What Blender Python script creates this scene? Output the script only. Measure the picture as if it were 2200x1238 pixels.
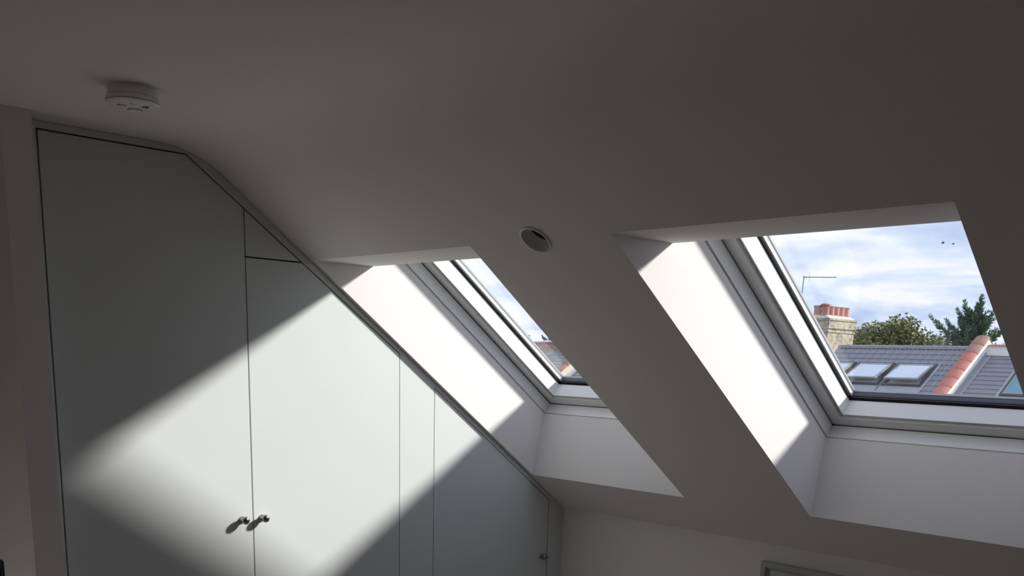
import bpy, bmesh, math, random
from mathutils import Vector, Matrix

for o in list(bpy.data.objects):
    bpy.data.objects.remove(o)
scene = bpy.context.scene
col = scene.collection

# ------------------------------------------------------------------ camera
EYE = 1.60
FPX, CX, CY = 2082.15, 1139.39, 1209.96          # focal length and principal point in 2200x1238 pixels
yaw, pit, roll = math.radians(44.5554), math.radians(-11.9301), math.radians(1.7059)
fw = Vector((math.sin(yaw)*math.cos(pit), math.cos(yaw)*math.cos(pit), math.sin(pit)))
rt = Vector((math.cos(yaw), -math.sin(yaw), 0))
up = rt.cross(fw)
rt2 = math.cos(roll)*rt + math.sin(roll)*up
up2 = -math.sin(roll)*rt + math.cos(roll)*up
cam_data = bpy.data.cameras.new('camera')
cam = bpy.data.objects.new('camera', cam_data)
col.objects.link(cam)
m = Matrix((rt2, up2, -fw)).transposed().to_4x4()
m.translation = (0, 0, EYE)
cam.matrix_world = m
cam_data.sensor_fit = 'HORIZONTAL'
cam_data.sensor_width = 36.0
cam_data.lens = FPX/2200*36.0
cam_data.shift_x = (1100-CX)/2200
cam_data.shift_y = (CY-619)/2200
cam_data.clip_start = 0.02
cam_data.clip_end = 2000
scene.camera = cam

# ------------------------------------------------------------------ sky, sun, exposure
SKY_STRENGTH = 0.70
SUN_STRENGTH = 4.1
world = bpy.data.worlds.new('sky')
scene.world = world
world.use_nodes = True
nt = world.node_tree
nt.nodes.clear()
N = nt.nodes.new
out = N('ShaderNodeOutputWorld'); bg = N('ShaderNodeBackground')
tc = N('ShaderNodeTexCoord'); sep = N('ShaderNodeSeparateXYZ')
nt.links.new(tc.outputs['Generated'], sep.inputs[0])
mz = N('ShaderNodeMath'); mz.operation = 'MAXIMUM'; mz.inputs[1].default_value = 0.0
nt.links.new(sep.outputs['Z'], mz.inputs[0])
az = N('ShaderNodeMath'); az.operation = 'ADD'; az.inputs[1].default_value = 0.16
nt.links.new(mz.outputs[0], az.inputs[0])
dx = N('ShaderNodeMath'); dx.operation = 'DIVIDE'; dy = N('ShaderNodeMath'); dy.operation = 'DIVIDE'
nt.links.new(sep.outputs['X'], dx.inputs[0]); nt.links.new(az.outputs[0], dx.inputs[1])
nt.links.new(sep.outputs['Y'], dy.inputs[0]); nt.links.new(az.outputs[0], dy.inputs[1])
cmb = N('ShaderNodeCombineXYZ')
nt.links.new(dx.outputs[0], cmb.inputs[0]); nt.links.new(dy.outputs[0], cmb.inputs[1])
cmb.inputs[2].default_value = 1.1
ns = N('ShaderNodeTexNoise'); ns.inputs['Scale'].default_value = 1.35; ns.inputs['Detail'].default_value = 9
ns.inputs['Roughness'].default_value = 0.56; ns.inputs['Distortion'].default_value = 0.35
nt.links.new(cmb.outputs[0], ns.inputs['Vector'])
rp = N('ShaderNodeValToRGB')
rp.color_ramp.elements[0].position = 0.36; rp.color_ramp.elements[0].color = (0.44, 0.54, 0.77, 1)
rp.color_ramp.elements[1].position = 0.56; rp.color_ramp.elements[1].color = (0.86, 0.87, 0.95, 1)
e = rp.color_ramp.elements.new(0.47); e.color = (0.64, 0.72, 0.89, 1)
nt.links.new(ns.outputs['Fac'], rp.inputs[0])
nt.links.new(rp.outputs[0], bg.inputs['Color'])
bg.inputs['Strength'].default_value = SKY_STRENGTH
nt.links.new(bg.outputs[0], out.inputs['Surface'])

sun_data = bpy.data.lights.new('sun_offscreen', 'SUN')
sun_data.energy = SUN_STRENGTH
sun_data.angle = math.radians(5.0)
sun_data.color = (1.0, 0.965, 0.92)
sun = bpy.data.objects.new('sun_offscreen', sun_data)
col.objects.link(sun)
sun.location = (20, -12, 14)
sun.rotation_euler = Vector((-1.59, 1.0, -1.01)).to_track_quat('-Z', 'Y').to_euler()

vs = scene.view_settings
vs.view_transform = 'Standard'; vs.look = 'None'; vs.gamma = 1.0
vs.use_curve_mapping = False
vs.exposure = 0.85

# ------------------------------------------------------------------ materials
MATS = {}
def mat(name, rgb, rough=0.6, metal=0.0, spec=0.5, var=0.0, vscale=6.0, bump=0.0, bscale=60.0, rgb2=None, stretch=None):
    """plain surface with a little procedural colour variation and relief"""
    if name in MATS: return MATS[name]
    mt = bpy.data.materials.new(name); mt.use_nodes = True
    t = mt.node_tree; b = t.nodes['Principled BSDF']
    b.inputs['Roughness'].default_value = rough; b.inputs['Metallic'].default_value = metal
    b.inputs['Specular IOR Level'].default_value = spec
    co = t.nodes.new('ShaderNodeTexCoord'); src = co.outputs['Object']
    if stretch:
        mp = t.nodes.new('ShaderNodeMapping'); mp.inputs['Scale'].default_value = stretch
        t.links.new(src, mp.inputs[0]); src = mp.outputs[0]
    n1 = t.nodes.new('ShaderNodeTexNoise'); n1.inputs['Scale'].default_value = vscale; n1.inputs['Detail'].default_value = 5
    t.links.new(src, n1.inputs['Vector'])
    r = t.nodes.new('ShaderNodeValToRGB')
    c2 = rgb2 if rgb2 else tuple(min(1, c*(1+var)) for c in rgb)
    c1 = rgb if rgb2 else tuple(c*(1-var) for c in rgb)
    r.color_ramp.elements[0].position = 0.3; r.color_ramp.elements[0].color = (*c1, 1)
    r.color_ramp.elements[1].position = 0.7; r.color_ramp.elements[1].color = (*c2, 1)
    t.links.new(n1.outputs['Fac'], r.inputs[0]); t.links.new(r.outputs[0], b.inputs['Base Color'])
    if bump:
        n2 = t.nodes.new('ShaderNodeTexNoise'); n2.inputs['Scale'].default_value = bscale; n2.inputs['Detail'].default_value = 3
        t.links.new(src, n2.inputs['Vector'])
        bp = t.nodes.new('ShaderNodeBump'); bp.inputs['Strength'].default_value = bump; bp.inputs['Distance'].default_value = 0.002
        t.links.new(n2.outputs['Fac'], bp.inputs['Height']); t.links.new(bp.outputs[0], b.inputs['Normal'])
    MATS[name] = mt
    return mt
def glass(name, tint=(0.97, 0.98, 0.98), refl=1.0):
    if name in MATS: return MATS[name]
    mt = bpy.data.materials.new(name); mt.use_nodes = True
    t = mt.node_tree; t.nodes.clear()
    o = t.nodes.new('ShaderNodeOutputMaterial'); mx = t.nodes.new('ShaderNodeMixShader')
    tr = t.nodes.new('ShaderNodeBsdfTransparent'); tr.inputs[0].default_value = (*tint, 1)
    gl = t.nodes.new('ShaderNodeBsdfGlossy'); gl.inputs['Roughness'].default_value = 0.02
    fr = t.nodes.new('ShaderNodeLayerWeight'); fr.inputs['Blend'].default_value = 0.5
    pw = t.nodes.new('ShaderNodeMath'); pw.operation = 'POWER'; pw.inputs[1].default_value = 5.0
    ml = t.nodes.new('ShaderNodeMath'); ml.operation = 'MULTIPLY_ADD'; ml.inputs[1].default_value = 0.9*refl; ml.inputs[2].default_value = 0.035*refl; ml.use_clamp = True
    t.links.new(fr.outputs['Facing'], pw.inputs[0]); t.links.new(pw.outputs[0], ml.inputs[0]); t.links.new(ml.outputs[0], mx.inputs[0])
    t.links.new(tr.outputs[0], mx.inputs[1]); t.links.new(gl.outputs[0], mx.inputs[2])
    t.links.new(mx.outputs[0], o.inputs[0])
    MATS[name] = mt
    return mt
def brick_mat(name, c1, c2, mortar, scale=1.0, bw=0.225, bh=0.075, axes='yz'):
    if name in MATS: return MATS[name]
    mt = bpy.data.materials.new(name); mt.use_nodes = True
    t = mt.node_tree; b = t.nodes['Principled BSDF']; b.inputs['Roughness'].default_value = 0.9
    co = t.nodes.new('ShaderNodeTexCoord'); sp = t.nodes.new('ShaderNodeSeparateXYZ'); cb = t.nodes.new('ShaderNodeCombineXYZ')
    t.links.new(co.outputs['Object'], sp.inputs[0])
    ad = t.nodes.new('ShaderNodeMath'); ad.operation = 'ADD'
    t.links.new(sp.outputs['X'], ad.inputs[0]); t.links.new(sp.outputs['Y'], ad.inputs[1])
    t.links.new(ad.outputs[0], cb.inputs[0]); t.links.new(sp.outputs['Z'], cb.inputs[1])
    br = t.nodes.new('ShaderNodeTexBrick')
    br.inputs['Color1'].default_value = (*c1, 1); br.inputs['Color2'].default_value = (*c2, 1); br.inputs['Mortar'].default_value = (*mortar, 1)
    br.inputs['Scale'].default_value = scale; br.inputs['Brick Width'].default_value = bw; br.inputs['Row Height'].default_value = bh
    br.inputs['Mortar Size'].default_value = 0.012; br.inputs['Bias'].default_value = -0.1
    t.links.new(cb.outputs[0], br.inputs['Vector'])
    n1 = t.nodes.new('ShaderNodeTexNoise'); n1.inputs['Scale'].default_value = 7; n1.inputs['Detail'].default_value = 6
    t.links.new(co.outputs['Object'], n1.inputs['Vector'])
    mr = t.nodes.new('ShaderNodeMapRange'); mr.inputs['From Min'].default_value = 0.3; mr.inputs['From Max'].default_value = 0.7
    mr.inputs['To Min'].default_value = 0.45; mr.inputs['To Max'].default_value = 1.25
    t.links.new(n1.outputs['Fac'], mr.inputs[0])
    mu = t.nodes.new('ShaderNodeMix'); mu.data_type = 'RGBA'; mu.blend_type = 'MULTIPLY'; mu.inputs['Factor'].default_value = 1.0
    t.links.new(br.outputs['Color'], mu.inputs['A']); t.links.new(mr.outputs[0], mu.inputs['B'])
    t.links.new(mu.outputs['Result'], b.inputs['Base Color'])
    bp = t.nodes.new('ShaderNodeBump'); bp.inputs['Distance'].default_value = 0.02; bp.inputs['Strength'].default_value = 0.6
    t.links.new(br.outputs['Fac'], bp.inputs['Height']); bp.invert = True
    t.links.new(bp.outputs[0], b.inputs['Normal'])
    MATS[name] = mt
    return mt

PLASTER = mat('white_matt_plaster', (0.83, 0.80, 0.785), 0.85, spec=0.2, var=0.012, vscale=1.5, bump=0.08, bscale=90)
WINWHITE = mat('white_lacquered_timber', (0.84, 0.84, 0.845), 0.32, spec=0.5, var=0.008, vscale=5)
PAINT = mat('grey_green_eggshell_paint', (0.69, 0.715, 0.70), 0.5, spec=0.35, var=0.01, vscale=3, bump=0.03, bscale=140)
DARKIN = mat('cupboard_lining', (0.55, 0.55, 0.54), 0.9, var=0.03)
NICKEL = mat('brushed_nickel', (0.36, 0.34, 0.325), 0.24, metal=1.0, var=0.05, vscale=40, bump=0.05, bscale=300)
GASKET = mat('black_rubber', (0.008, 0.008, 0.011), 0.9, spec=0.1, var=0.1)
GLASS = glass('window_glass')
ALARM = mat('white_plastic', (0.92, 0.91, 0.90), 0.28, var=0.01)
BLACKP = mat('black_plastic', (0.02, 0.02, 0.02), 0.4, var=0.1)
BAFFLE = mat('white_downlight_enamel', (0.86, 0.86, 0.86), 0.35, var=0.01)
FLOORM = mat('cream_carpet', (0.74, 0.645, 0.59), 0.95, spec=0.1, var=0.05, vscale=30, bump=0.4, bscale=200)

# ------------------------------------------------------------------ helpers
def new_obj(name, verts, faces, material, parent=None, smooth=False):
    off = Vector(parent.matrix_world.translation) if parent else Vector((0, 0, 0))
    if parent and parent.parent: off = Vector(parent['_w'])
    elif parent and '_w' in parent: off = Vector(parent['_w'])
    me = bpy.data.meshes.new(name)
    me.from_pydata([tuple(Vector(v)-off) for v in verts], [], faces)
    bm = bmesh.new(); bm.from_mesh(me)
    bmesh.ops.recalc_face_normals(bm, faces=bm.faces); bm.to_mesh(me); bm.free()
    me.materials.append(material)
    if smooth:
        for p in me.polygons: p.use_smooth = True
    o = bpy.data.objects.new(name, me); col.objects.link(o)
    if parent: o.parent = parent
    o['_w'] = tuple(off)
    return o
def root(name, loc, label, cat=None, group=None, kind=None):
    o = bpy.data.objects.new(name, None); col.objects.link(o)
    o.location = loc; o['_w'] = tuple(loc); o.empty_display_size = 0.1
    o['label'] = label
    if cat: o['category'] = cat
    if group: o['group'] = group
    if kind: o['kind'] = kind
    return o
def tag(o, label, cat=None, group=None, kind=None):
    o['label'] = label
    if cat: o['category'] = cat
    if group: o['group'] = group
    if kind: o['kind'] = kind
    return o
def box(x0, x1, y0, y1, z0, z1):
    v = [(x, y, z) for x in (x0, x1) for y in (y0, y1) for z in (z0, z1)]
    f = [(0, 1, 3, 2), (4, 6, 7, 5), (0, 4, 5, 1), (2, 3, 7, 6), (0, 2, 6, 4), (1, 5, 7, 3)]
    return v, f
def join(*vf):
    V, F = [], []
    for v, f in vf:
        n = len(V); V += list(v); F += [tuple(i+n for i in g) for g in f]
    return V, F
def prism(pts, fn):
    """pts 2-D outline; fn(p, k) gives the 3-D point on side k (0/1)"""
    n = len(pts)
    V = [fn(p, 0) for p in pts]+[fn(p, 1) for p in pts]
    F = [tuple(range(n)), tuple(range(2*n-1, n-1, -1))]+[(i, (i+1) % n, n+(i+1) % n, n+i) for i in range(n)]
    return V, F
def lathe(prof, origin, axis, seg=40, xdir=None):
    """prof: list of (radius, distance along axis); open ends are capped when radius is 0"""
    a = Vector(axis).normalized()
    x = Vector(xdir).normalized() if xdir else a.orthogonal().normalized()
    y = a.cross(x)
    o = Vector(origin); V = []; F = []; idx = []
    for r, h in prof:
        if r < 1e-6: idx.append([len(V)]*seg); V.append(o+a*h)
        else:
            idx.append(list(range(len(V), len(V)+seg)))
            V += [o+a*h+(x*math.cos(2*math.pi*k/seg)+y*math.sin(2*math.pi*k/seg))*r for k in range(seg)]
    for i in range(len(prof)-1):
        for k in range(seg):
            q = [idx[i][k], idx[i][(k+1) % seg], idx[i+1][(k+1) % seg], idx[i+1][k]]
            q = [v for j, v in enumerate(q) if v not in q[:j]]
            if len(q) >= 3: F.append(tuple(q))
    return V, F
def tube(pts, r, seg=8):
    V, F = [], []
    P = [Vector(p) for p in pts]
    rr = r if isinstance(r, (list, tuple)) else [r]*len(P)
    for i, p in enumerate(P):
        d = (P[min(i+1, len(P)-1)]-P[max(i-1, 0)]).normalized()
        x = d.cross(Vector((0.31, 0.22, 0.93))).normalized(); y = d.cross(x)
        V += [p+(x*math.cos(2*math.pi*k/seg)+y*math.sin(2*math.pi*k/seg))*rr[i] for k in range(seg)]
    for i in range(len(P)-1):
        for k in range(seg):
            F.append((i*seg+k, i*seg+(k+1) % seg, (i+1)*seg+(k+1) % seg, (i+1)*seg+k))
    F.append(tuple(range(seg-1, -1, -1))); F.append(tuple(range((len(P)-1)*seg, len(P)*seg)))
    return V, F
def bevel(o, w=0.0015, seg=2):
    b = o.modifiers.new('edge', 'BEVEL'); b.width = w; b.segments = seg; b.limit_method = 'ANGLE'; b.angle_limit = math.radians(40)
    return o
def autosmooth(o, deg=35):
    for p in o.data.polygons: p.use_smooth = True
    bm = bmesh.new(); bm.from_mesh(o.data)
    for ed in bm.edges:
        if len(ed.link_faces) == 2 and ed.calc_face_angle(0) > math.radians(deg): ed.smooth = False
    bm.to_mesh(o.data); bm.free()
    return o

# ------------------------------------------------------------------ the room: section through the loft
TH = math.radians(36.6107)
CEIL = EYE+0.600
XK, ZK = 3.153, EYE-0.657                    # knee wall line
SD = Vector((math.cos(TH), 0, -math.sin(TH)))   # down the slope
SN = Vector((math.sin(TH), 0, math.cos(TH)))    # outwards through the roof
K0 = Vector((XK, 0, ZK))
YB, YW, YF = -2.4, 3.0, 4.6                  # back wall, wardrobe front, far wall
XL = -2.4
def W(s, y, d=0.0):
    p = K0+SD*s+SN*d
    return Vector((p.x, y, p.z))
XR = XK-(CEIL-ZK)/math.tan(TH)               # where flat ceiling and slope would meet
T = 0.13                                     # the rounded change of slope
def coving(n=10):
    p0 = Vector((XR-T, CEIL)); p1 = Vector((XR, CEIL)); p2 = Vector((XR+T*math.cos(TH), CEIL-T*math.sin(TH)))
    return [((1-t)**2*p0+2*t*(1-t)*p1+t*t*p2) for t in [i/n for i in range(n+1)]]
COV = coving()
STOP = (COV[-1].x-XK)/math.cos(TH)           # s of the lower end of the coving
WIN = [(2.168, 2.981), (0.809, 1.644)]       # openings along y
ST, SB = -1.611, -0.275                      # openings along the slope
DL_S, DL_Y, DL_R = -1.612, 1.903, 0.046      # downlight
YE = 3.62
V, F = [], []
def quad(a, b, c, d):
    n = len(V); V.extend([a, b, c, d]); F.append((n, n+1, n+2, n+3))
# flat part with the coving
quad((XL, YB, CEIL), (COV[0].x, YB, CEIL), (COV[0].x, YF, CEIL), (XL, YF, CEIL))
for a, b in zip(COV[:-1], COV[1:]):
    quad((a.x, YB, a.y), (b.x, YB, b.y), (b.x, YF, b.y), (a.x, YF, a.y))
# slope with the window openings and the hole of the downlight
h = 0.07
ss = sorted([STOP, ST, SB, 0.0, DL_S-h, DL_S+h]); ys = sorted([YB, YF, DL_Y-h, DL_Y+h]+[y for w in WIN for y in w])
for i in range(len(ss)-1):
    for j in range(len(ys)-1):
        sc, yc = (ss[i]+ss[i+1])/2, (ys[j]+ys[j+1])/2
        if any(a < yc < b for a, b in WIN) and ST < sc < SB: continue
        if abs(sc-DL_S) < h and abs(yc-DL_Y) < h: continue
        quad(W(ss[i], ys[j]), W(ss[i+1], ys[j]), W(ss[i+1], ys[j+1]), W(ss[i], ys[j+1]))
seg = 48
for k in range(seg):
    def ring_pt(k, sq):
        a = 2*math.pi*k/seg; c, s_ = math.cos(a), math.sin(a)
        m_ = h/max(abs(c), abs(s_)) if sq else DL_R-0.004
        return W(DL_S+c*m_, DL_Y+s_*m_)
    quad(ring_pt(k, 0), ring_pt(k+1, 0), ring_pt(k+1, 1), ring_pt(k, 1))
ceil = new_obj('ceiling', V, F, PLASTER)
bm = bmesh.new(); bm.from_mesh(ceil.data); bmesh.ops.remove_doubles(bm, verts=bm.verts, dist=1e-5)
bmesh.ops.recalc_face_normals(bm, faces=bm.faces); bm.to_mesh(ceil.data); bm.free()
autosmooth(ceil, 20)
tag(ceil, 'white plastered ceiling, flat with a sloping side', kind='structure')
# floor
tag(new_obj('floor', *box(XL-0.1, XK+0.1, YB-0.1, YF+0.1, -0.08, 0.0), FLOORM), 'cream carpeted floor', kind='structure')
# knee wall, end walls, partition
tag(new_obj('wall_knee', *box(XK, XK+0.08, YB, YF, 0, ZK), PLASTER), 'low white knee wall under the sloping ceiling', kind='structure')
sec = [(XL, 0), (XK, 0), (XK, ZK)]+[(c.x, c.y) for c in reversed(COV)]+[(XL, CEIL)]
tag(new_obj('wall_back', *prism(sec, lambda p, k: (p[0], YB-0.08*k, p[1])), PLASTER), 'white end wall of the loft', kind='structure')
tag(new_obj('wall_far', *prism(sec, lambda p, k: (p[0], YF+0.08*k, p[1])), PLASTER), 'white far wall', kind='structure')
tag(new_obj('wall_light_block', *box(-0.06, 0.02, 2.6, YF, 0, CEIL), PLASTER), 'unseen white wall added to keep the passage dark', kind='structure')  # out of view, added to keep light off the partition's left face
tag(new_obj('wall_partition', *box(0.877, 0.9535, 2.885, YF, 0, CEIL), PLASTER), 'narrow end of a white partition wall beside the wardrobe', kind='structure')
tag(new_obj('wall_left', *box(XL-0.1, XL, YB, YF, 0, CEIL), PLASTER), 'plain white wall behind the camera', kind='structure')

# ------------------------------------------------------------------ roof windows
LT, LB = -1.415, -0.379                      # lining along the slope
def ring(y0, y1, w0, w1, d0, d1):
    V = []
    for d in (d0, d1):
        for w in (w0, w1):
            V += [W(LT+w, y0+w, d), W(LB-w, y0+w, d), W(LB-w, y1-w, d), W(LT+w, y1-w, d)]
    F = []
    for k in range(4):
        n = (k+1) % 4
        F += [(k, n, 4+n, 4+k), (8+k, 8+n, 12+n, 12+k), (k, n, 8+n, 8+k), (4+k, 4+n, 12+n, 12+k)]
    return V, F
def bars(y0, y1, w0, w1, d0, d1):
    """the four mitred pieces of a ring"""
    V, F = ring(y0, y1, w0, w1, d0, d1); res = []
    for k in range(4):
        n = (k+1) % 4
        ids = [k, n, 4+n, 4+k, 8+k, 8+n, 12+n, 12+k]
        res.append(([V[i] for i in ids], [(0, 1, 2, 3), (4, 5, 6, 7), (0, 1, 5, 4), (3, 2, 6, 7), (0, 3, 7, 4), (1, 2, 6, 5)]))
    return res
WLAB = ['white roof window beside the wardrobe', 'white roof window with the chimney and conifer in view']
for wi, (y0, y1) in enumerate(WIN):
    base = W(SB, (y0+y1)/2, 0)
    wr = root('window_%d' % (wi+1), base, WLAB[wi], kind='structure')
    side = [(ST, 0), (LT, 0.146), (LT, 0.244), (LB-0.006, 0.244), (SB, 0)]
    V, F = [], []
    for yy in (y0, y1):
        n = len(V); V += [W(s, yy, d) for s, d in side]; F.append(tuple(range(n, n+5)))
    for a, b in ((0, 1), (1, 2), (3, 4)): F.append((a, b, 5+b, 5+a))
    rv = new_obj('reveal', V, F, PLASTER, wr)
    new_obj('shadow_gap', *ring(y0, y1, -0.02, -0.006, 0.240, 0.256), PLASTER, wr)
    ln = new_obj('lining', *ring(y0, y1, -0.024, -0.020, 0.236, 0.300), WINWHITE, wr)
    for vf in bars(y0, y1, -0.020, 0.0, 0.252, 0.2995):
        bevel(new_obj('lining_board', *vf, WINWHITE, ln), 0.002)
    fm = new_obj('frame', *ring(y0, y1, -0.03, 0.040, 0.303, 0.392), WINWHITE, wr); bevel(fm, 0.002)
    new_obj('gap_strip', *ring(y0, y1, -0.019, -0.0025, 0.2997, 0.3029), GASKET, wr)  # black strip draws the gap between lining and frame as a dark line
    sa = new_obj('sash', *ring(y0, y1, 0.0505, 0.0545, 0.308, 0.366), WINWHITE, wr); bevel(sa, 0.001)
    new_obj('sash_rebate', *ring(y0, y1, 0.0402, 0.0504, 0.316, 0.392), WINWHITE, sa)
    new_obj('gasket', *ring(y0, y1, 0.0498, 0.0575, 0.3662, 0.3755), GASKET, sa)
    for k, vf in enumerate(bars(y0, y1, 0.0502, 0.0580, 0.3815, 0.397)):
        new_obj('outer_bead', *vf, mat('dark_blue_grey_bead', (0.05, 0.055, 0.085), 0.4, var=0.1) if k == 1 else WINWHITE, sa)  # bottom bead is coloured darker than the other three
    new_obj('outer_cap', *ring(y0, y1, 0.0502, 0.0610, 0.3972, 0.404), mat('grey_aluminium_cladding', (0.35, 0.35, 0.37), 0.45, metal=0.3, var=0.03), sa)
    P4 = lambda d: [W(LT+0.0505, y0+0.0505, d), W(LB-0.0505, y0+0.0505, d), W(LB-0.0505, y1-0.0505, d), W(LT+0.0505, y1-0.0505, d)]
    new_obj('pane', P4(0.377)+P4(0.381), [(0, 1, 2, 3), (4, 5, 6, 7), (0, 1, 5, 4), (1, 2, 6, 5), (2, 3, 7, 6), (3, 0, 4, 7)], GLASS, wr)
# roof covering over the loft, outside
V, F = [], []
ss = sorted([-2.6, LT-0.02, LB+0.02, 0.75]); ys = sorted([YB-0.3, YF+0.3]+[y for w in WIN for y in (w[0]-0.02, w[1]+0.02)])
for i in range(3):
    for j in range(len(ys)-1):
        yc = (ys[j]+ys[j+1])/2
        if i == 1 and any(a < yc < b for a, b in WIN): continue
        quad(W(ss[i], ys[j], 0.34), W(ss[i+1], ys[j], 0.34), W(ss[i+1], ys[j+1], 0.34), W(ss[i], ys[j+1], 0.34))
SLATE = mat('blue_grey_slate', (0.20, 0.20, 0.235), 0.7, var=0.15, vscale=4)
tag(new_obj('roof', V, F, SLATE), 'slated roof slope of the loft itself', kind='structure')
rl = W(-2.6, 0, 0.34)
tag(new_obj('roof_flat', *box(XL-0.3, rl.x, YB-0.3, YF+0.3, rl.z-0.05, rl.z), SLATE), 'flat roof over the loft', kind='structure')

# ------------------------------------------------------------------ fitted wardrobe
WR = root('fitted_wardrobe', (2.05, YW, 0), 'grey-green fitted wardrobe with flush doors cut to the sloping ceiling', 'wardrobe')
def plate(name, pts, parent, material=PAINT, y0=YW, y1=YW+0.022, bev=0.0012):
    o = new_obj(name, *prism(pts, lambda p, k: (p[0], y0 if k == 0 else y1, p[1])), material, parent)
    if bev: bevel(o, bev)
    return o
ZS = lambda x: 2.176-0.7138*(x-1.428)         # top edge of the sloping doors
g = 0.004
outer = [(0.9545, 0), (0.9545, CEIL-0.001)]+[(c.x, c.y-0.001) for c in COV]+[(XK-0.001, ZK-0.001), (XK-0.001, 0)]
inner = [(3.060, 0), (3.060, 0.9865), (2.4015, 1.4790), (2.4015, 0), (2.2370, 0), (2.2370, ZS(2.237)+0.005), (1.4293, 2.180), (1.000, 2.180), (1.000, 0)]
plate('face_frame', outer+inner, WR, bev=0)
d1 = plate('door', [(1.0045, 0.1), (1.0045, 2.1755), (1.428, 2.1755), (1.6150, ZS(1.615)), (1.6150, 0.1)], WR)
d2 = plate('door', [(1.6185, 0.1), (1.6185, 1.8925), (ZS and 1.8255, 1.8925), (2.2345, ZS(2.2345)), (2.2345, 0.1)], WR)
d3 = plate('door', [(2.4040, 0.1), (2.4045, 1.4735), (3.0565, 0.9855), (3.0565, 0.1)], WR)
plate('triangular_panel', [(1.6185, 1.8970), (1.6185, ZS(1.6185)), (1.8180, 1.8970)], WR)
for a, b in ((1.004, 2.2345), (2.404, 3.0575)):
    new_obj('plinth', *box(a, b, YW+0.03, YW+0.045, 0.0, 0.098), PAINT, WR)
new_obj('interior_back', *box(0.956, XK-0.002, YW+0.5, YW+0.515, 0.0, 0.93), DARKIN, WR)
new_obj('interior_back', *prism([(0.956, 0.93), (XK-0.01, 0.93), (1.48, 2.15), (0.956, 2.15)], lambda p, k: (p[0], YW+0.5+0.015*k, p[1])), DARKIN, WR)
for dr, kx, kz in ((d1, 1.576, 1.035), (d2, 1.6505, 1.035), (d3, 3.022, 0.733)):
    prof = [(0, 0), (0.0118, 0), (0.0120, 0.002), (0.0108, 0.0045), (0.0094, 0.008), (0.0088, 0.011), (0.0098, 0.0135), (0.0122, 0.0165), (0.0136, 0.0205), (0.0138, 0.0235), (0.0128, 0.0285), (0.0096, 0.0325), (0.005, 0.0348), (0, 0.0355)]
    new_obj('knob', *lathe(prof, (kx, YW, kz), (0, -1, 0), 32), NICKEL, dr, smooth=True)

# ------------------------------------------------------------------ smoke alarm
SA = (1.040, 2.450, CEIL)
sa = root('smoke_alarm', SA, 'round white smoke alarm fixed to the flat ceiling above the wardrobe', 'smoke alarm')
DN = (0, 0, -1)
autosmooth(new_obj('base_plate', *lathe([(0, 0), (0.052, 0), (0.052, 0.0045), (0, 0.0045)], SA, DN, 48), ALARM, sa))
autosmooth(new_obj('body', *lathe([(0, 0.0045), (0.0535, 0.0045), (0.0545, 0.006), (0.0580, 0.0215), (0.0566, 0.0222), (0.0566, 0.0232), (0.0583, 0.0240), (0.0612, 0.0330), (0.0598, 0.0337), (0, 0.0337)], SA, DN, 56), ALARM, sa), 25)
cv = autosmooth(new_obj('cover', *lathe([(0, 0.0337), (0.0594, 0.0342), (0.0618, 0.0352), (0.0620, 0.0368), (0.0590, 0.0395), (0.050, 0.0420), (0.034, 0.0440), (0, 0.0448)], SA, DN, 56), ALARM, sa), 25)
for k in range(3):
    x = SA[0]+0.012+k*0.0055
    new_obj('sounder_slot', *box(x-0.0010, x+0.0010, SA[1]-0.036, SA[1]-0.020, CEIL-0.0449, CEIL-0.0425), BLACKP, cv)
for k in range(4):
    x = SA[0]-0.036+k*0.005
    new_obj('vent_slot', *box(x-0.0009, x+0.0009, SA[1]-0.010-k*0.002, SA[1]+0.004-k*0.002, CEIL-0.0446, CEIL-0.0425), BLACKP, cv)
for k in range(3):
    x = SA[0]-0.018+k*0.005
    new_obj('printed_mark', *box(x-0.0018, x+0.0018, SA[1]-0.034+k*0.001, SA[1]-0.0315+k*0.001, CEIL-0.0442, CEIL-0.0425), BLACKP, cv)
bt = autosmooth(new_obj('test_button', *lathe([(0, 0.0435), (0.0155, 0.0435), (0.0155, 0.0462), (0.0135, 0.0475), (0, 0.0480)], (SA[0]+0.012, SA[1]+0.018, CEIL), DN, 32), ALARM, sa), 25)
new_obj('seam', *lathe([(0.0160, 0.0440), (0.0168, 0.0440), (0.0168, 0.0456), (0.0160, 0.0456), (0.0160, 0.0440)], (SA[0]+0.012, SA[1]+0.018, CEIL), DN, 32), BLACKP, bt)

# ------------------------------------------------------------------ recessed downlight
DLP = W(DL_S, DL_Y, 0)
dl = root('recessed_downlight', DLP, 'small white recessed downlight in the sloping ceiling between the roof windows', 'downlight')
sn = tuple(SN)
autosmooth(new_obj('trim_ring', *lathe([(0.0415, -0.0005), (0.0470, -0.0001), (0.0472, -0.0015), (0.0462, -0.0042), (0.0428, -0.0048), (0.0412, -0.0022), (0.0408, 0.004), (0.0415, 0.004), (0.0415, -0.0005)], DLP, sn, 56), BAFFLE, dl), 40)
autosmooth(new_obj('baffle', *lathe([(0.0409, 0.002), (0.0375, 0.020), (0.0325, 0.0275), (0.0325, 0.031), (0.0420, 0.031), (0.0420, 0.002), (0.0409, 0.002)], DLP, sn, 56), BAFFLE, dl), 30)
lp = autosmooth(new_obj('lamp', *lathe([(0, 0.041), (0.018, 0.0385), (0.0235, 0.035), (0.0252, 0.0335), (0.0280, 0.0345), (0.0286, 0.045), (0.02, 0.070), (0, 0.075)], DLP, sn, 40), mat('grey_lamp_reflector', (0.35, 0.35, 0.36), 0.25, metal=0.6), dl), 30)
autosmooth(new_obj('lamp_clip', *lathe([(0.0255, 0.0302), (0.0324, 0.0302), (0.0324, 0.0350), (0.0255, 0.0330), (0.0255, 0.0302)], DLP, sn, 40), BLACKP, dl))

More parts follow.
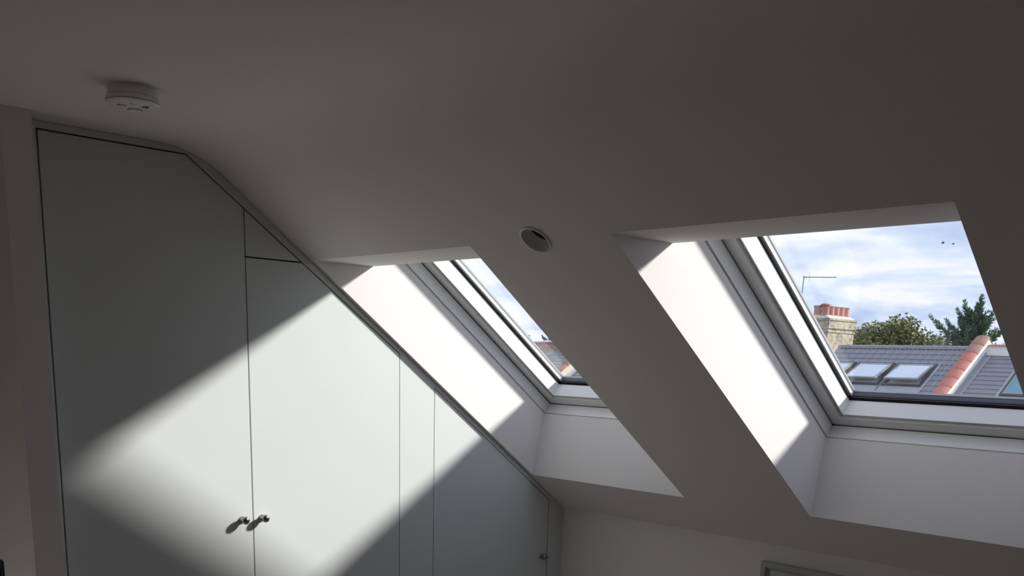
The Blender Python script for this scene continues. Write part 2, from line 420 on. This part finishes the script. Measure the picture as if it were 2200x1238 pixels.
# ------------------------------------------------------------------ light switch on the partition
sw = root('light_switch', (0.877, 3.218, 0.905), 'black nickel light switch plate on the side of the partition wall', 'light switch')
def rrect(cy, cz, hy, hz, r, n=6):
    pts = []
    for (sy, sz, a0) in ((1, 1, 0), (-1, 1, 90), (-1, -1, 180), (1, -1, 270)):
        for k in range(n+1):
            a = math.radians(a0+90*k/n); pts.append((cy+sy*(hy-r)+math.cos(a)*r, cz+sz*(hz-r)+math.sin(a)*r))
    return pts
SWM = mat('black_nickel', (0.035, 0.034, 0.036), 0.25, metal=0.7, var=0.05)
bevel(new_obj('plate', *prism(rrect(3.218, 0.905, 0.0435, 0.0435, 0.006), lambda p, k: (0.877-0.004*k, p[0], p[1])), SWM, sw), 0.001)
bevel(new_obj('rocker', *prism(rrect(3.218, 0.905, 0.011, 0.016, 0.002), lambda p, k: (0.8735-0.004*k, p[0], p[1])), BLACKP, sw), 0.001)
for dy_ in (-0.030, 0.030):
    new_obj('screw', *lathe([(0, 0.004), (0.0035, 0.004), (0.003, 0.0052), (0, 0.0055)], (0.877, 3.218+dy_, 0.905), (-1, 0, 0), 14), SWM, sw)

# ------------------------------------------------------------------ picture frame on the knee wall
FX = XK; fy1, fy0, fz1, fz0 = 1.940, 1.240, 0.878, 0.40
pf = root('picture_frame', (FX, (fy0+fy1)/2, fz0), 'grey painted box picture frame hung high on the low knee wall', 'picture frame')
FRM = mat('grey_frame_paint', (0.42, 0.44, 0.42), 0.5, var=0.02)
def yzring(a, x0, x1, b):
    V = [(x, y, z) for x in (x0, x1) for off in (a, b) for y, z in ((fy0+off, fz0+off), (fy1-off, fz0+off), (fy1-off, fz1-off), (fy0+off, fz1-off))]
    F = []
    for k in range(4):
        n = (k+1) % 4
        F += [(k, n, 4+n, 4+k), (8+k, 8+n, 12+n, 12+k), (k, n, 8+n, 8+k), (4+k, 4+n, 12+n, 12+k)]
    return V, F
bevel(new_obj('moulding', *yzring(0, FX-0.024, FX-0.001, 0.020), FRM, pf), 0.0012)
new_obj('inner_slip', *yzring(0.0202, FX-0.012, FX-0.002, 0.030), FRM, pf)
new_obj('mount', *yzring(0.0302, FX-0.008, FX-0.002, 0.10), mat('off_white_mount', (0.62, 0.62, 0.61), 0.8, var=0.01), pf)
new_obj('print', *box(FX-0.006, FX-0.003, fy0+0.1002, fy1-0.1002, fz0+0.1002, fz1-0.1002), mat('soft_grey_print', (0.30, 0.31, 0.33), 0.8, vscale=6, rgb2=(0.6, 0.6, 0.58)), pf)

# ================================================================== outside: houses across the gardens
GZ = -5.8
random.seed(4)
GROUND = mat('garden_grass', (0.07, 0.12, 0.035), 0.95, vscale=0.6, rgb2=(0.16, 0.20, 0.08))
V, F = [], []
quad((-60, -80, GZ), (140, -80, GZ), (140, 140, GZ), (-60, 140, GZ))
tag(new_obj('ground', V, F, GROUND), 'gardens far below between the terraces', kind='structure')
PH = math.radians(32.0); XRG = 33.0; ZRG = EYE+0.716      # pitch and ridge of the terrace opposite
UPS = Vector((math.cos(PH), 0, math.sin(PH))); RN = Vector((-math.sin(PH), 0, math.cos(PH)))
def RP(v, y, d=0.0, dz=0.0):
    """point on the roof opposite: v metres down from the ridge"""
    p = Vector((XRG, 0, ZRG+dz))-UPS*v+RN*d
    return Vector((p.x, y, p.z))
TILE = mat('grey_concrete_tile', (0.27, 0.27, 0.315), 0.6, var=0.14, vscale=2.5)
SLATE2 = mat('purple_grey_slate', (0.25, 0.245, 0.29), 0.6, var=0.12, vscale=1.2)
TERRA = mat('terracotta', (0.42, 0.145, 0.11), 0.85, vscale=3, rgb2=(0.54, 0.20, 0.155))
TERRAOLD = mat('weathered_terracotta', (0.26, 0.15, 0.12), 0.85, vscale=3, rgb2=(0.44, 0.24, 0.19))
RENDER = mat('white_render', (0.78, 0.77, 0.76), 0.9, var=0.10, vscale=2.0)
TANR = mat('tan_render', (0.66, 0.55, 0.44), 0.9, var=0.10, vscale=2.0)
LEAD = mat('lead_flashing', (0.36, 0.38, 0.43), 0.55, var=0.12, vscale=3)
STOCK = brick_mat('yellow_stock_brick', (0.47, 0.37, 0.23), (0.27, 0.235, 0.17), (0.46, 0.42, 0.35))
REDBR = brick_mat('red_brick', (0.45, 0.24, 0.18), (0.55, 0.33, 0.25), (0.5, 0.45, 0.4))
DARKM = mat('dark_grey_metal', (0.06, 0.065, 0.075), 0.5, metal=0.3, var=0.05)
RGLASS = mat('coated_roof_glass', (0.62, 0.68, 0.80), 0.03, metal=0.75, spec=0.5, var=0.0)
RCYAN = mat('blue_tinted_glass', (0.10, 0.30, 0.36), 0.05, spec=0.9, var=0.0)

# tile with two rolls, 0.30 wide and 0.38 long, local x up the slope
def tile_mesh(name, w=0.30, L=0.385, amp=0.026, n=12, rolls=2):
    V = []
    prof = [(-w/2+w*i/n, amp*max(0.0, math.sin(2*math.pi*rolls*i/n))**0.8) for i in range(n+1)]
    for y, z in prof: V.append((L, y, z+0.002))
    for y, z in prof: V.append((0, y, z+0.034))
    for y, z in prof: V.append((0, y, z+0.002))
    F = [(r*(n+1)+i, r*(n+1)+i+1, (r+1)*(n+1)+i+1, (r+1)*(n+1)+i) for r in range(2) for i in range(n)]
    me = bpy.data.meshes.new(name); me.from_pydata(V, [], F); me.materials.append(TILE)
    for p in me.polygons: p.use_smooth = False
    return me
def place(name, me, loc, parent, rot=(0, -PH, 0), scale=(1, 1, 1)):
    o = bpy.data.objects.new(name, me); col.objects.link(o)
    o.parent = parent; o.location = Vector(loc)-Vector(parent['_w']); o.rotation_euler = rot; o.scale = scale
    o['_w'] = tuple(loc)
    return o
def house(name, y0, y1, label, deck, dz=0.0, wall=STOCK, vlen=5.4, top=0.0):
    e = RP(vlen, y0, 0, dz)
    r_ = root(name, (XRG, (y0+y1)/2, GZ), label, 'house', 'terraced houses across the gardens')
    hx = XRG-e.x
    new_obj('wall', *box(e.x+0.25, XRG+hx-0.25, y0, y1, GZ, e.z-0.15), wall, r_)
    a = [RP(0, 0, -0.03, dz), RP(vlen, 0, -0.03, dz), RP(vlen, 0, -0.17, dz)]
    pts = [(a[1].x, a[1].z), (a[0].x, a[0].z), (2*XRG-a[1].x, a[1].z), (2*XRG-a[2].x, a[2].z), (XRG, a[0].z-0.17), (a[2].x, a[2].z)]
    new_obj('roof_deck', *prism(pts, lambda p, k: (p[0], (y0, y1)[k], p[1])), deck, r_)
    return r_
TM = tile_mesh('roof_tile')
RT = bpy.data.meshes.new('ridge_tile')
def ridge_mesh(L, R_, n=8, mt=TILE, name='ridge_tile', hgt=1.0):
    V, F = [], []
    for x, r_ in ((0, R_), (L, R_*0.94)):
        for rr in (r_, r_-0.018):
            V += [(math.cos(math.pi*i/n)*rr, x, math.sin(math.pi*i/n)*rr*hgt) for i in range(n+1)]
    k = n+1
    for i in range(n):
        F += [(i, i+1, 2*k+i+1, 2*k+i), (k+i, 3*k+i, 3*k+i+1, k+i+1), (i, k+i, k+i+1, i+1), (2*k+i, 2*k+i+1, 3*k+i+1, 3*k+i)]
    me = bpy.data.meshes.new(name); me.from_pydata(V, [], F); me.materials.append(mt)
    bm = bmesh.new(); bm.from_mesh(me); bmesh.ops.recalc_face_normals(bm, faces=bm.faces); bm.to_mesh(me); bm.free()
    return me
RIDGE = ridge_mesh(0.44, 0.125)
# --- house A: grey double-roll tiles and open roof windows
HA = house('terraced_house', 13.15, 17.95, 'grey tiled terraced house with two opened roof windows', TILE)
RWIN = [(13.88, 15.20, 1.07, 2.42), (15.32, 16.60, 1.07, 2.42), (16.72, 17.90, 1.07, 2.42)]
GA = 0.31
for r_ in range(0, 17):
    v = 0.14+GA*(r_+1)
    for c in range(16):
        y = 13.30+0.30*c
        if any(a-0.10 < y < b+0.10 and t-0.02 < v-0.10 < bt_+0.42 for a, b, t, bt_ in RWIN) : continue
        if r_ > 8 and False: continue
        place('roof_tile', TM, RP(v, y), HA)
for c in range(11):
    place('ridge_tile', RIDGE, (XRG, 13.20+0.43*c, ZRG-0.03), HA, rot=(0, 0, 0))
def roof_window(parent, y0, y1, v0, v1, pane_m, opening=0.0, dz=0.0):
    f_ = 0.075
    R4 = lambda a, d: [RP(v0+a, y0+a, d, dz), RP(v1-a, y0+a, d, dz), RP(v1-a, y1-a, d, dz), RP(v0+a, y1-a, d, dz)]
    def rg(a, b, d0, d1):
        V = R4(a, d0)+R4(b, d0)+R4(a, d1)+R4(b, d1); F = []
        for k in range(4):
            n = (k+1) % 4
            F += [(k, n, 4+n, 4+k), (8+k, 8+n, 12+n, 12+k), (k, n, 8+n, 8+k), (4+k, 4+n, 12+n, 12+k)]
        return V, F
    fr_ = new_obj('roof_window', *rg(0, f_, -0.03, 0.075), DARKM, parent)
    new_obj('flashing', *rg(-0.11, -0.002, 0.0, 0.028), LEAD, fr_)
    new_obj('window_opening', R4(f_, -0.02), [(0, 1, 2, 3)], mat('room_lining', (0.60, 0.60, 0.60), 0.9), fr_)
    # sash hinged at its top edge
    hp = RP(v0+f_*0.7, 0, 0.07, dz); ax = Vector((0, 1, 0))
    M = Matrix.Rotation(opening, 4, ax)
    def S(p): q_ = Vector(p)-hp; q2 = M @ Vector((q_.x, 0, q_.z)); return Vector((hp.x+q2.x, p[1], hp.z+q2.z))
    V, F = rg(f_+0.004, f_+0.075, 0.03, 0.085)
    new_obj('sash', [S(p) for p in V], F, mat('grey_sash', (0.30, 0.31, 0.32), 0.5, var=0.04), fr_)
    V = R4(f_+0.07, 0.06)+R4(f_+0.07, 0.075)
    new_obj('pane', [S(p) for p in V], [(0, 1, 2, 3), (4, 5, 6, 7), (0, 1, 5, 4), (1, 2, 6, 5), (2, 3, 7, 6), (3, 0, 4, 7)], pane_m, fr_)
for a, b, t, bt_ in RWIN:
    roof_window(HA, a, b, t, bt_, RGLASS, math.radians(9))
    # lead apron below each window
    new_obj('lead_apron', [RP(bt_+0.10, a-0.1, 0.03), RP(bt_+0.40, a-0.1, 0.05), RP(bt_+0.40, b+0.1, 0.05), RP(bt_+0.10, b+0.1, 0.03), RP(bt_+0.10, a-0.1, 0.0), RP(bt_+0.40, a-0.1, 0.0), RP(bt_+0.40, b+0.1, 0.0), RP(bt_+0.10, b+0.1, 0.0)], [(0, 1, 2, 3), (4, 5, 6, 7), (0, 1, 5, 4), (1, 2, 6, 5), (2, 3, 7, 6), (3, 0, 4, 7)], LEAD, HA)
new_obj('vent_pipe', *join(tube([(33.2, 14.12, ZRG-0.3), (33.2, 14.12, ZRG+0.44)], 0.055, 12), tube([(33.2, 14.12, ZRG+0.40), (33.2, 14.12, ZRG+0.50)], 0.075, 12)), DARKM, HA)

# --- party wall with terracotta coping
CT = ridge_mesh(0.52, 0.245, 8, TERRA, 'coping_tile', 0.42)
CTO = ridge_mesh(0.52, 0.245, 8, TERRAOLD, 'coping_tile', 0.42)
def party_wall(y0, y1, label, side, h0=0.36, n=11, old_from=2, vlen=5.4, allold=False):
    r_ = root('party_wall', (XRG, (y0+y1)/2, GZ), label, 'party wall', 'party walls between the terraced houses')
    t = Vector((XRG, 0, ZRG+h0)); b_ = t-UPS*vlen
    pts = [(b_.x, b_.z), (t.x, t.z), (2*XRG-b_.x, b_.z), (2*XRG-b_.x, GZ), (b_.x, GZ)]
    new_obj('wall', *prism(pts, lambda p, k: (p[0], (y0, y1)[k], p[1])), side, r_)
    # lead flashing stepped along the foot of the wall
    for k in range(9):
        va, vb = 0.05+0.6*k, 0.05+0.6*(k+1)+0.02
        q4 = [RP(va, y0-0.012-0.001*k, 0.02, -0.20), RP(vb, y0-0.012-0.001*k, 0.02, -0.20), RP(vb, y0-0.012-0.001*k, 0.17, -0.20), RP(va, y0-0.012-0.001*k, 0.17, -0.20)]
        q5 = [Vector((p.x, y0-0.16, p.z)) for p in q4[:2]]
        for p in q5: p += RN*0.012
        new_obj('flashing', [q4[0], q4[1], q4[2], q4[3], q5[0], q5[1]], [(0, 1, 2, 3), (0, 1, 5, 4)], LEAD, r_)
    yc = (y0+y1)/2
    for k in range(n):
        p = Vector((XRG, yc, ZRG+h0-0.02))-UPS*(0.5*(k+1)-0.02)
        o = place('coping_tile', CTO if (k < old_from or allold) else CT, p, r_)
        # local y of the tile runs up the slope
        o.rotation_euler = Matrix((( 0, UPS.x, RN.x), (-1, 0, 0), (0, UPS.z, RN.z))).to_euler()
    for k in range(2):
        UD = Vector((UPS.x, 0, -UPS.z)); RD = Vector((-RN.x, 0, RN.z))
        p = Vector((XRG, yc, ZRG+h0-0.02))+UD*(0.5*k+0.0)
        o = place('coping_tile', CTO, p, r_)
        o.rotation_euler = Matrix(((0, UD.x, RD.x), (-1, 0, 0), (0, UD.z, RD.z))).to_euler()
    return r_
party_wall(12.70, 13.13, 'terracotta-capped party wall with white rendered side beside the grey tiled roof', RENDER)

# --- house C: purple slates with a blue window, lower roof
DZC = -0.20
HC = house('terraced_house', 6.4, 12.69, 'slated terraced house with a blue-glazed roof window beside the white party wall', SLATE2, DZC)
def slates(parent, y0, y1, dz, rows, gauge, m_, skip=None):
    for r_ in range(rows):
        v = gauge*(r_+1)
        spans = [(y0, y1)]
        if skip and skip[2]-0.05 < v-0.1 < skip[3]+0.15: spans = [(y0, skip[0]-0.1), (skip[1]+0.1, y1)]
        for a, b in spans:
            q4 = [RP(v, a, 0.004, dz), RP(v, b, 0.004, dz), RP(v, b, 0.03, dz), RP(v, a, 0.03, dz), RP(v-gauge-0.03, b, 0.006, dz), RP(v-gauge-0.03, a, 0.006, dz)]
            new_obj('slate_course', q4, [(0, 1, 2, 3), (3, 2, 4, 5)], m_, parent)
slates(HC, 6.4, 12.55, DZC, 21, 0.25, SLATE2, (10.1, 11.45, 1.06, 2.36))
roof_window(HC, 10.1, 11.45, 1.06, 2.36, RCYAN, 0.0, DZC)
new_obj('ridge_upstand', *box(XRG-0.05, XRG+0.15, 6.4, 12.70, ZRG-0.25, ZRG+0.10), RENDER, HC)
new_obj('ridge_board', *box(XRG-0.09, XRG-0.05, 6.4, 12.70, ZRG-0.20, ZRG-0.11), RENDER, HC)
for k in range(14):
    place('coping_tile', ridge_mesh(0.44, 0.16, 8, TERRA, 'coping_tile', 0.35) if k == 0 else bpy.data.objects['coping_tile_first'].data, (XRG+0.05, 12.24-0.44*k, ZRG+0.10), HC, rot=(0, 0, 0))
    if k == 0:
        first = [o for o in HC.children if o.name.startswith('coping_tile')][0]; keep = first.name; first.name = 'coping_tile_first'
bpy.data.objects['coping_tile_first'].name = 'coping_tile'

# --- chimney stack with pots
cx0, cx1, cy0, cy1 = 33.3, 35.25, 18.62, 19.55
CH = root('chimney_stack', ((cx0+cx1)/2, (cy0+cy1)/2, GZ), 'weathered stock brick chimney stack with a row of terracotta pots', 'chimney')
zt = EYE+0.0545*33.3
new_obj('stack', *box(cx0, cx1, cy0, cy1, GZ, zt-0.42), STOCK, CH)
new_obj('band', *box(cx0-0.035, cx1+0.035, cy0-0.035, cy1+0.035, zt-0.56, zt-0.50), STOCK, CH)
new_obj('head', *box(cx0-0.05, cx1+0.05, cy0-0.05, cy1+0.05, zt-0.42, zt-0.06), STOCK, CH)
new_obj('band', *box(cx0-0.085, cx1+0.085, cy0-0.085, cy1+0.085, zt-0.13, zt-0.05), STOCK, CH)
a4 = [(cx0-0.03, cy0-0.03), (cx1+0.03, cy0-0.03), (cx1+0.03, cy1+0.03), (cx0-0.03, cy1+0.03)]
b4 = [(cx0+0.12, cy0+0.2), (cx1-0.12, cy0+0.2), (cx1-0.12, cy1-0.2), (cx0+0.12, cy1-0.2)]
new_obj('mortar_flaunching', [(x, y, zt-0.05) for x, y in a4]+[(x, y, zt+0.07) for x, y in b4], [(0, 1, 2, 3), (4, 5, 6, 7)]+[(k, (k+1) % 4, 4+(k+1) % 4, 4+k) for k in range(4)], mat('lime_mortar', (0.55, 0.53, 0.49), 0.95, var=0.15, vscale=5), CH)
POTM = mat('red_clay_pot', (0.36, 0.13, 0.10), 0.85, vscale=3, rgb2=(0.48, 0.22, 0.18))
for k in range(5):
    px_ = 33.52+0.375*k
    po = new_obj('chimney_pot', *lathe([(0.16, 0), (0.145, 0.05), (0.138, 0.30), (0.150, 0.31), (0.152, 0.345), (0.125, 0.345), (0.12, 0.05), (0.0, 0.05)], (px_, (cy0+cy1)/2-0.16, zt+0.05), (0, 0, 1), 20), POTM, CH)
    autosmooth(po, 50)
    if k == 0:
        new_obj('cowl', *join(lathe([(0.19, 0.36), (0.19, 0.385), (0.10, 0.43), (0, 0.44), ], (px_, (cy0+cy1)/2-0.16, zt+0.05), (0, 0, 1), 18), lathe([(0, 0.345), (0.10, 0.345), (0.10, 0.37), (0, 0.37)], (px_, (cy0+cy1)/2-0.16, zt+0.05), (0, 0, 1), 14)), POTM, po)
p2 = autosmooth(new_obj('chimney_pot', *lathe([(0.16, 0), (0.145, 0.05), (0.138, 0.30), (0.17, 0.31), (0.17, 0.36), (0.125, 0.36), (0.12, 0.05), (0.0, 0.05)], (33.6, cy1-0.28, zt+0.05), (0, 0, 1), 20), POTM, CH), 50)

# --- television aerial on the stack
AX = 34.0
zb = ZRG-0.20-math.tan(PH)*(AX-XRG)
AN = root('television_aerial', (AX, 0.5985*AX, zb), 'thin grey television aerial on a leaning pole above the chimney', 'aerial')
ALU = mat('dull_aluminium', (0.30, 0.30, 0.32), 0.5, metal=0.5, var=0.05)
at_ = Vector((AX, 0.5943*AX, EYE+0.0974*AX))
new_obj('pole', *tube([Vector((AX, 0.5985*AX, zb)), Vector((AX, 0.5960*AX, EYE+0.062*AX)), at_+Vector((0, 0, 0.03))], 0.022, 8), ALU, AN)
b2 = Vector((AX, 0.5544*AX, EYE+0.0957*AX))
bo = new_obj('boom', *tube([at_+Vector((0, 0.05, 0)), b2], 0.018, 8), ALU, AN)
for k in range(9):
    p = at_.lerp(b2, 0.06+0.11*k); L_ = 0.17 if k == 1 else 0.035
    new_obj('element', *tube([p+Vector((0, 0, L_)), p-Vector((0, 0, L_))], 0.006, 6), ALU, bo)

# --- houses seen through the roof window by the wardrobe
HM = house('terraced_house', 19.6, 29.35, 'blue-grey slated terraced house beyond the chimney', SLATE2, -0.20)
slates(HM, 19.75, 29.2, -0.20, 21, 0.25, SLATE2)
party_wall(29.40, 29.84, 'weathered brown-capped party wall with tan rendered side', TANR, allold=True)
HL = house('terraced_house', 29.86, 37.0, 'terraced house with grey slates and a red brick ridge parapet', SLATE2, -0.30, wall=REDBR)
slates(HL, 30.0, 37.0, -0.30, 21, 0.25, mat('weathered_slate', (0.30, 0.31, 0.30), 0.8, var=0.25, vscale=2))
new_obj('ridge_parapet', *box(XRG-0.12, XRG+0.12, 29.9, 37.0, ZRG-0.42, ZRG+0.0), REDBR, HL)
for k in range(16):
    place('ridge_tile', CTO if k else CTO, (XRG, 29.9+0.44*k, ZRG-0.0), HL, rot=(0, 0, 0), scale=(0.8, 0.86, 0.7))

# --- birds
BIRD = mat('pigeon_grey', (0.10, 0.10, 0.115), 0.8, var=0.2, vscale=20)
def pigeon(x, y, z, ang):
    b_ = root('pigeon', (x, y, z), 'small dark pigeon perched on the ridge of the brick-topped roof', 'bird', 'pigeons on the ridge')
    d = Vector((math.cos(ang), math.sin(ang), 0)); p = Vector((x, y, z))
    new_obj('body', *tube([p+Vector((0, 0, 0.07))-d*0.17, p+Vector((0, 0, 0.085))-d*0.09, p+Vector((0, 0, 0.12)), p+Vector((0, 0, 0.17))+d*0.07, p+Vector((0, 0, 0.235))+d*0.09, p+Vector((0, 0, 0.265))+d*0.10, p+Vector((0, 0, 0.27))+d*0.15], [0.012, 0.045, 0.075, 0.062, 0.034, 0.032, 0.006], 10), BIRD, b_, smooth=True)
    new_obj('leg', *tube([p+Vector((0, 0.02, -0.01)), p+Vector((0, 0.02, 0.08))], 0.008, 6), BIRD, b_)
    new_obj('leg', *tube([p+Vector((0, -0.02, -0.01)), p+Vector((0, -0.02, 0.08))], 0.008, 6), BIRD, b_)
for y_, a_ in ((1.0325*33, 0.6), (1.0010*33, 2.2), (0.9900*33, 1.2)):
    pigeon(XRG, y_, ZRG+0.085, a_)
def flyer(x, yr, zr, span, label):
    p = Vector((x, yr*x, EYE+zr*x))
    b_ = root('flying_bird', p, label, 'bird', 'birds in the sky')
    new_obj('body', *tube([p+Vector((0, 0.18, 0)), p+Vector((0, 0.09, 0)), p+Vector((0, -0.05, 0.0)), p+Vector((0, -0.13, 0.02)), p+Vector((0, -0.18, 0.01))], [0.02, 0.04, 0.055, 0.04, 0.01], 10), BIRD, b_, smooth=True)
    for s in (-1, 1):
        w_ = [p+Vector((0.03*s, -0.10, 0.03)), p+Vector((0.03*s, 0.08, 0.03)), p+Vector((span*0.5*s, 0.02, 0.16)), p+Vector((span*s, 0.10, 0.05)), p+Vector((span*0.55*s, -0.12, 0.17))]
        n_ = len(w_)
        new_obj('wing', w_+[q_-Vector((0, 0, 0.015)) for q_ in w_], [(0, 1, 2, 4), (4, 2, 3), (5, 9, 7, 6), (9, 8, 7), (0, 5, 6, 1), (1, 6, 7, 2), (2, 7, 8, 3), (3, 8, 9, 4), (4, 9, 5, 0)], BIRD, b_)
flyer(110, 0.4418, 0.1244, 0.30, 'larger dark bird flying in the cloudy sky')
flyer(150, 0.4313, 0.1228, 0.28, 'smaller dark bird flying in the cloudy sky')

# --- trees behind the houses
BARK = mat('tree_bark', (0.10, 0.08, 0.06), 0.95, var=0.2, vscale=10)
def leafy_tree(x, y, blobs, label, n_leaf, leaf, mats, seed):
    rnd = random.Random(seed)
    r_ = root('broadleaf_tree', (x, y, GZ), label, 'tree')
    top = max(b[2]+b[3] for b in blobs)
    limbs = [tube([(x, y, GZ), (x+0.1, y-0.1, GZ+2.5), (x, y, GZ+4.6)], [0.28, 0.22, 0.17], 10)]
    for b in blobs:
        limbs.append(tube([(x, y, GZ+3.8), ((x+b[0])/2, (y+b[1])/2, (GZ+4+b[2])/2+0.4), (b[0], b[1], b[2]+0.2)], [0.13, 0.09, 0.03], 7))
    new_obj('trunk', *join(*limbs), BARK, r_)
    tot = sum(b[3]**2 for b in blobs)
    for mi, mt in enumerate(mats):
        V, F = [], []
        for b in blobs:
            for _ in range(int(n_leaf*b[3]**2/tot/len(mats))):
                while True:
                    d = Vector((rnd.gauss(0, 1), rnd.gauss(0, 1), rnd.gauss(0, 1)))
                    if d.length > 0.1: break
                d.normalize(); rr = b[3]*(rnd.random()**0.45)*(0.9+0.25*math.sin(5*d.x+3*d.z+b[0])*math.cos(4*d.y))
                c = Vector((b[0]+d.x*rr, b[1]+d.y*rr, b[2]+d.z*rr*0.85))
                a1 = Vector((rnd.gauss(0, 1), rnd.gauss(0, 1), rnd.gauss(0, .6))).normalized(); a2 = a1.cross(Vector((rnd.gauss(0, 1), rnd.gauss(0, 1), rnd.gauss(0, 1)))).normalized()
                L_ = leaf*rnd.uniform(0.7, 1.3)
                n_ = len(V); V += [c-a1*L_*0.5, c+a2*L_*0.3, c+a1*L_*0.5, c-a2*L_*0.3]; F.append((n_, n_+1, n_+2, n_+3))
        me = bpy.data.meshes.new('foliage'); me.from_pydata([tuple(v-Vector(r_['_w'])) for v in V], [], F); me.materials.append(mt)
        o = bpy.data.objects.new('foliage', me); col.objects.link(o); o.parent = r_; o['kind'] = 'stuff'
    return r_
LEAFA = mat('olive_leaf', (0.15, 0.17, 0.06), 0.7, vscale=1.2, rgb2=(0.36, 0.33, 0.12))
LEAFB = mat('green_leaf', (0.09, 0.125, 0.06), 0.7, vscale=1.5, rgb2=(0.22, 0.25, 0.10))
D = 48.0
def at(px_r, m_): return (D, px_r*D, EYE+m_*D)
bl = []
for yr, mm, r_ in ((0.519, 0.030, 0.75), (0.502, 0.033, 0.95), (0.488, 0.036, 0.95), (0.472, 0.041, 0.85), (0.462, 0.039, 0.8), (0.480, 0.022, 1.2), (0.505, 0.018, 1.1), (0.452, 0.026, 0.9), (0.440, 0.020, 0.9), (0.428, 0.018, 0.9), (0.462, 0.018, 1.2), (0.522, 0.012, 1.0)):
    bl.append((D+random.uniform(-0.8, 0.8), yr*D, EYE+mm*D, r_))
leafy_tree(D, 0.478*D, bl, 'olive green broadleaf tree behind the grey tiled ridge', 10500, 0.17, [LEAFA, LEAFB], 3)

CON = mat('conifer_green', (0.05, 0.095, 0.075), 0.8, vscale=2.0, rgb2=(0.13, 0.20, 0.13))
def conifer(x, y, ztop, label, seed, spires, spread):
    rnd = random.Random(seed)
    r_ = root('conifer_tree', (x, y, GZ), label, 'tree')
    V, F = [], []; limbs = [tube([(x, y, GZ), (x, y, (GZ+ztop)/2), (x, y, ztop-0.2)], [0.3, 0.2, 0.03], 8)]
    def spray(a, b, w, n):
        """branch from a to b with side sprigs that narrow to its tip"""
        a = Vector(a); b = Vector(b); d = (b-a).normalized()
        for i in range(n):
            t = rnd.random()**0.8; p = a.lerp(b, t)
            sd = Vector((rnd.gauss(0, 1), rnd.gauss(0, 1), rnd.gauss(0, 0.7)-0.1)); sd = (sd-d*sd.dot(d)).normalized()
            dr = (d*0.75+sd*0.75).normalized(); L_ = w*(1.15-t)*rnd.uniform(0.5, 1.0)+0.08
            q_ = dr.cross(Vector((rnd.gauss(0, 1), rnd.gauss(0, 1), rnd.gauss(0, 1)))).normalized()*L_*0.12
            n_ = len(V); V.extend([p-q_*0.5, p+dr*L_*0.5+q_, p+dr*L_, p+dr*L_*0.5-q_]); F.append((n_, n_+1, n_+2, n_+3))
        limbs.append(tube([a, a.lerp(b, 0.5), b], [0.05, 0.03, 0.008], 5))
    H = ztop-(EYE-1.5)
    for i in range(56):
        t = (i+0.5)/56; zz = ztop-0.5-t*H; L_ = spread*(0.22+t**0.75)*rnd.uniform(0.75, 1.3)
        an = i*2.4+rnd.uniform(-0.3, 0.3)
        spray((x, y, zz-0.2), (x+math.cos(an)*L_, y+math.sin(an)*L_, zz+L_*rnd.uniform(0.55, 1.0)), 0.34+0.26*t, 85)
    for bx, by, bz, ex, ey, ez in spires:
        spray((bx, by, bz), (ex, ey, ez), 0.42, 210)
    new_obj('trunk', *join(*limbs), BARK, r_)
    me = bpy.data.meshes.new('foliage'); me.from_pydata([tuple(v-Vector(r_['_w'])) for v in V], [], F); me.materials.append(CON)
    o = bpy.data.objects.new('foliage', me); col.objects.link(o); o.parent = r_; o['kind'] = 'stuff'
    return r_
X2 = 44.0
def c_at(yr, mm): return (X2, yr*X2, EYE+mm*X2)
conifer(X2, 0.4010*X2, EYE+0.066*X2, 'dark green conifer with ragged upswept tips beside the party wall', 8,
        [(*c_at(0.4100, 0.02), *c_at(0.4470, 0.0545)), (*c_at(0.4060, 0.020), *c_at(0.4300, 0.0510)), (*c_at(0.4030, 0.035), *c_at(0.4135, 0.0680)), (*c_at(0.4010, 0.045), *c_at(0.3965, 0.0730)), (*c_at(0.3990, 0.03), *c_at(0.3840, 0.0580)), (*c_at(0.3990, 0.02), *c_at(0.3700, 0.0420)), (*c_at(0.405, 0.03), *c_at(0.4200, 0.0610))], 1.45)

for o in bpy.data.objects:
    if '_w' in o: del o['_w']
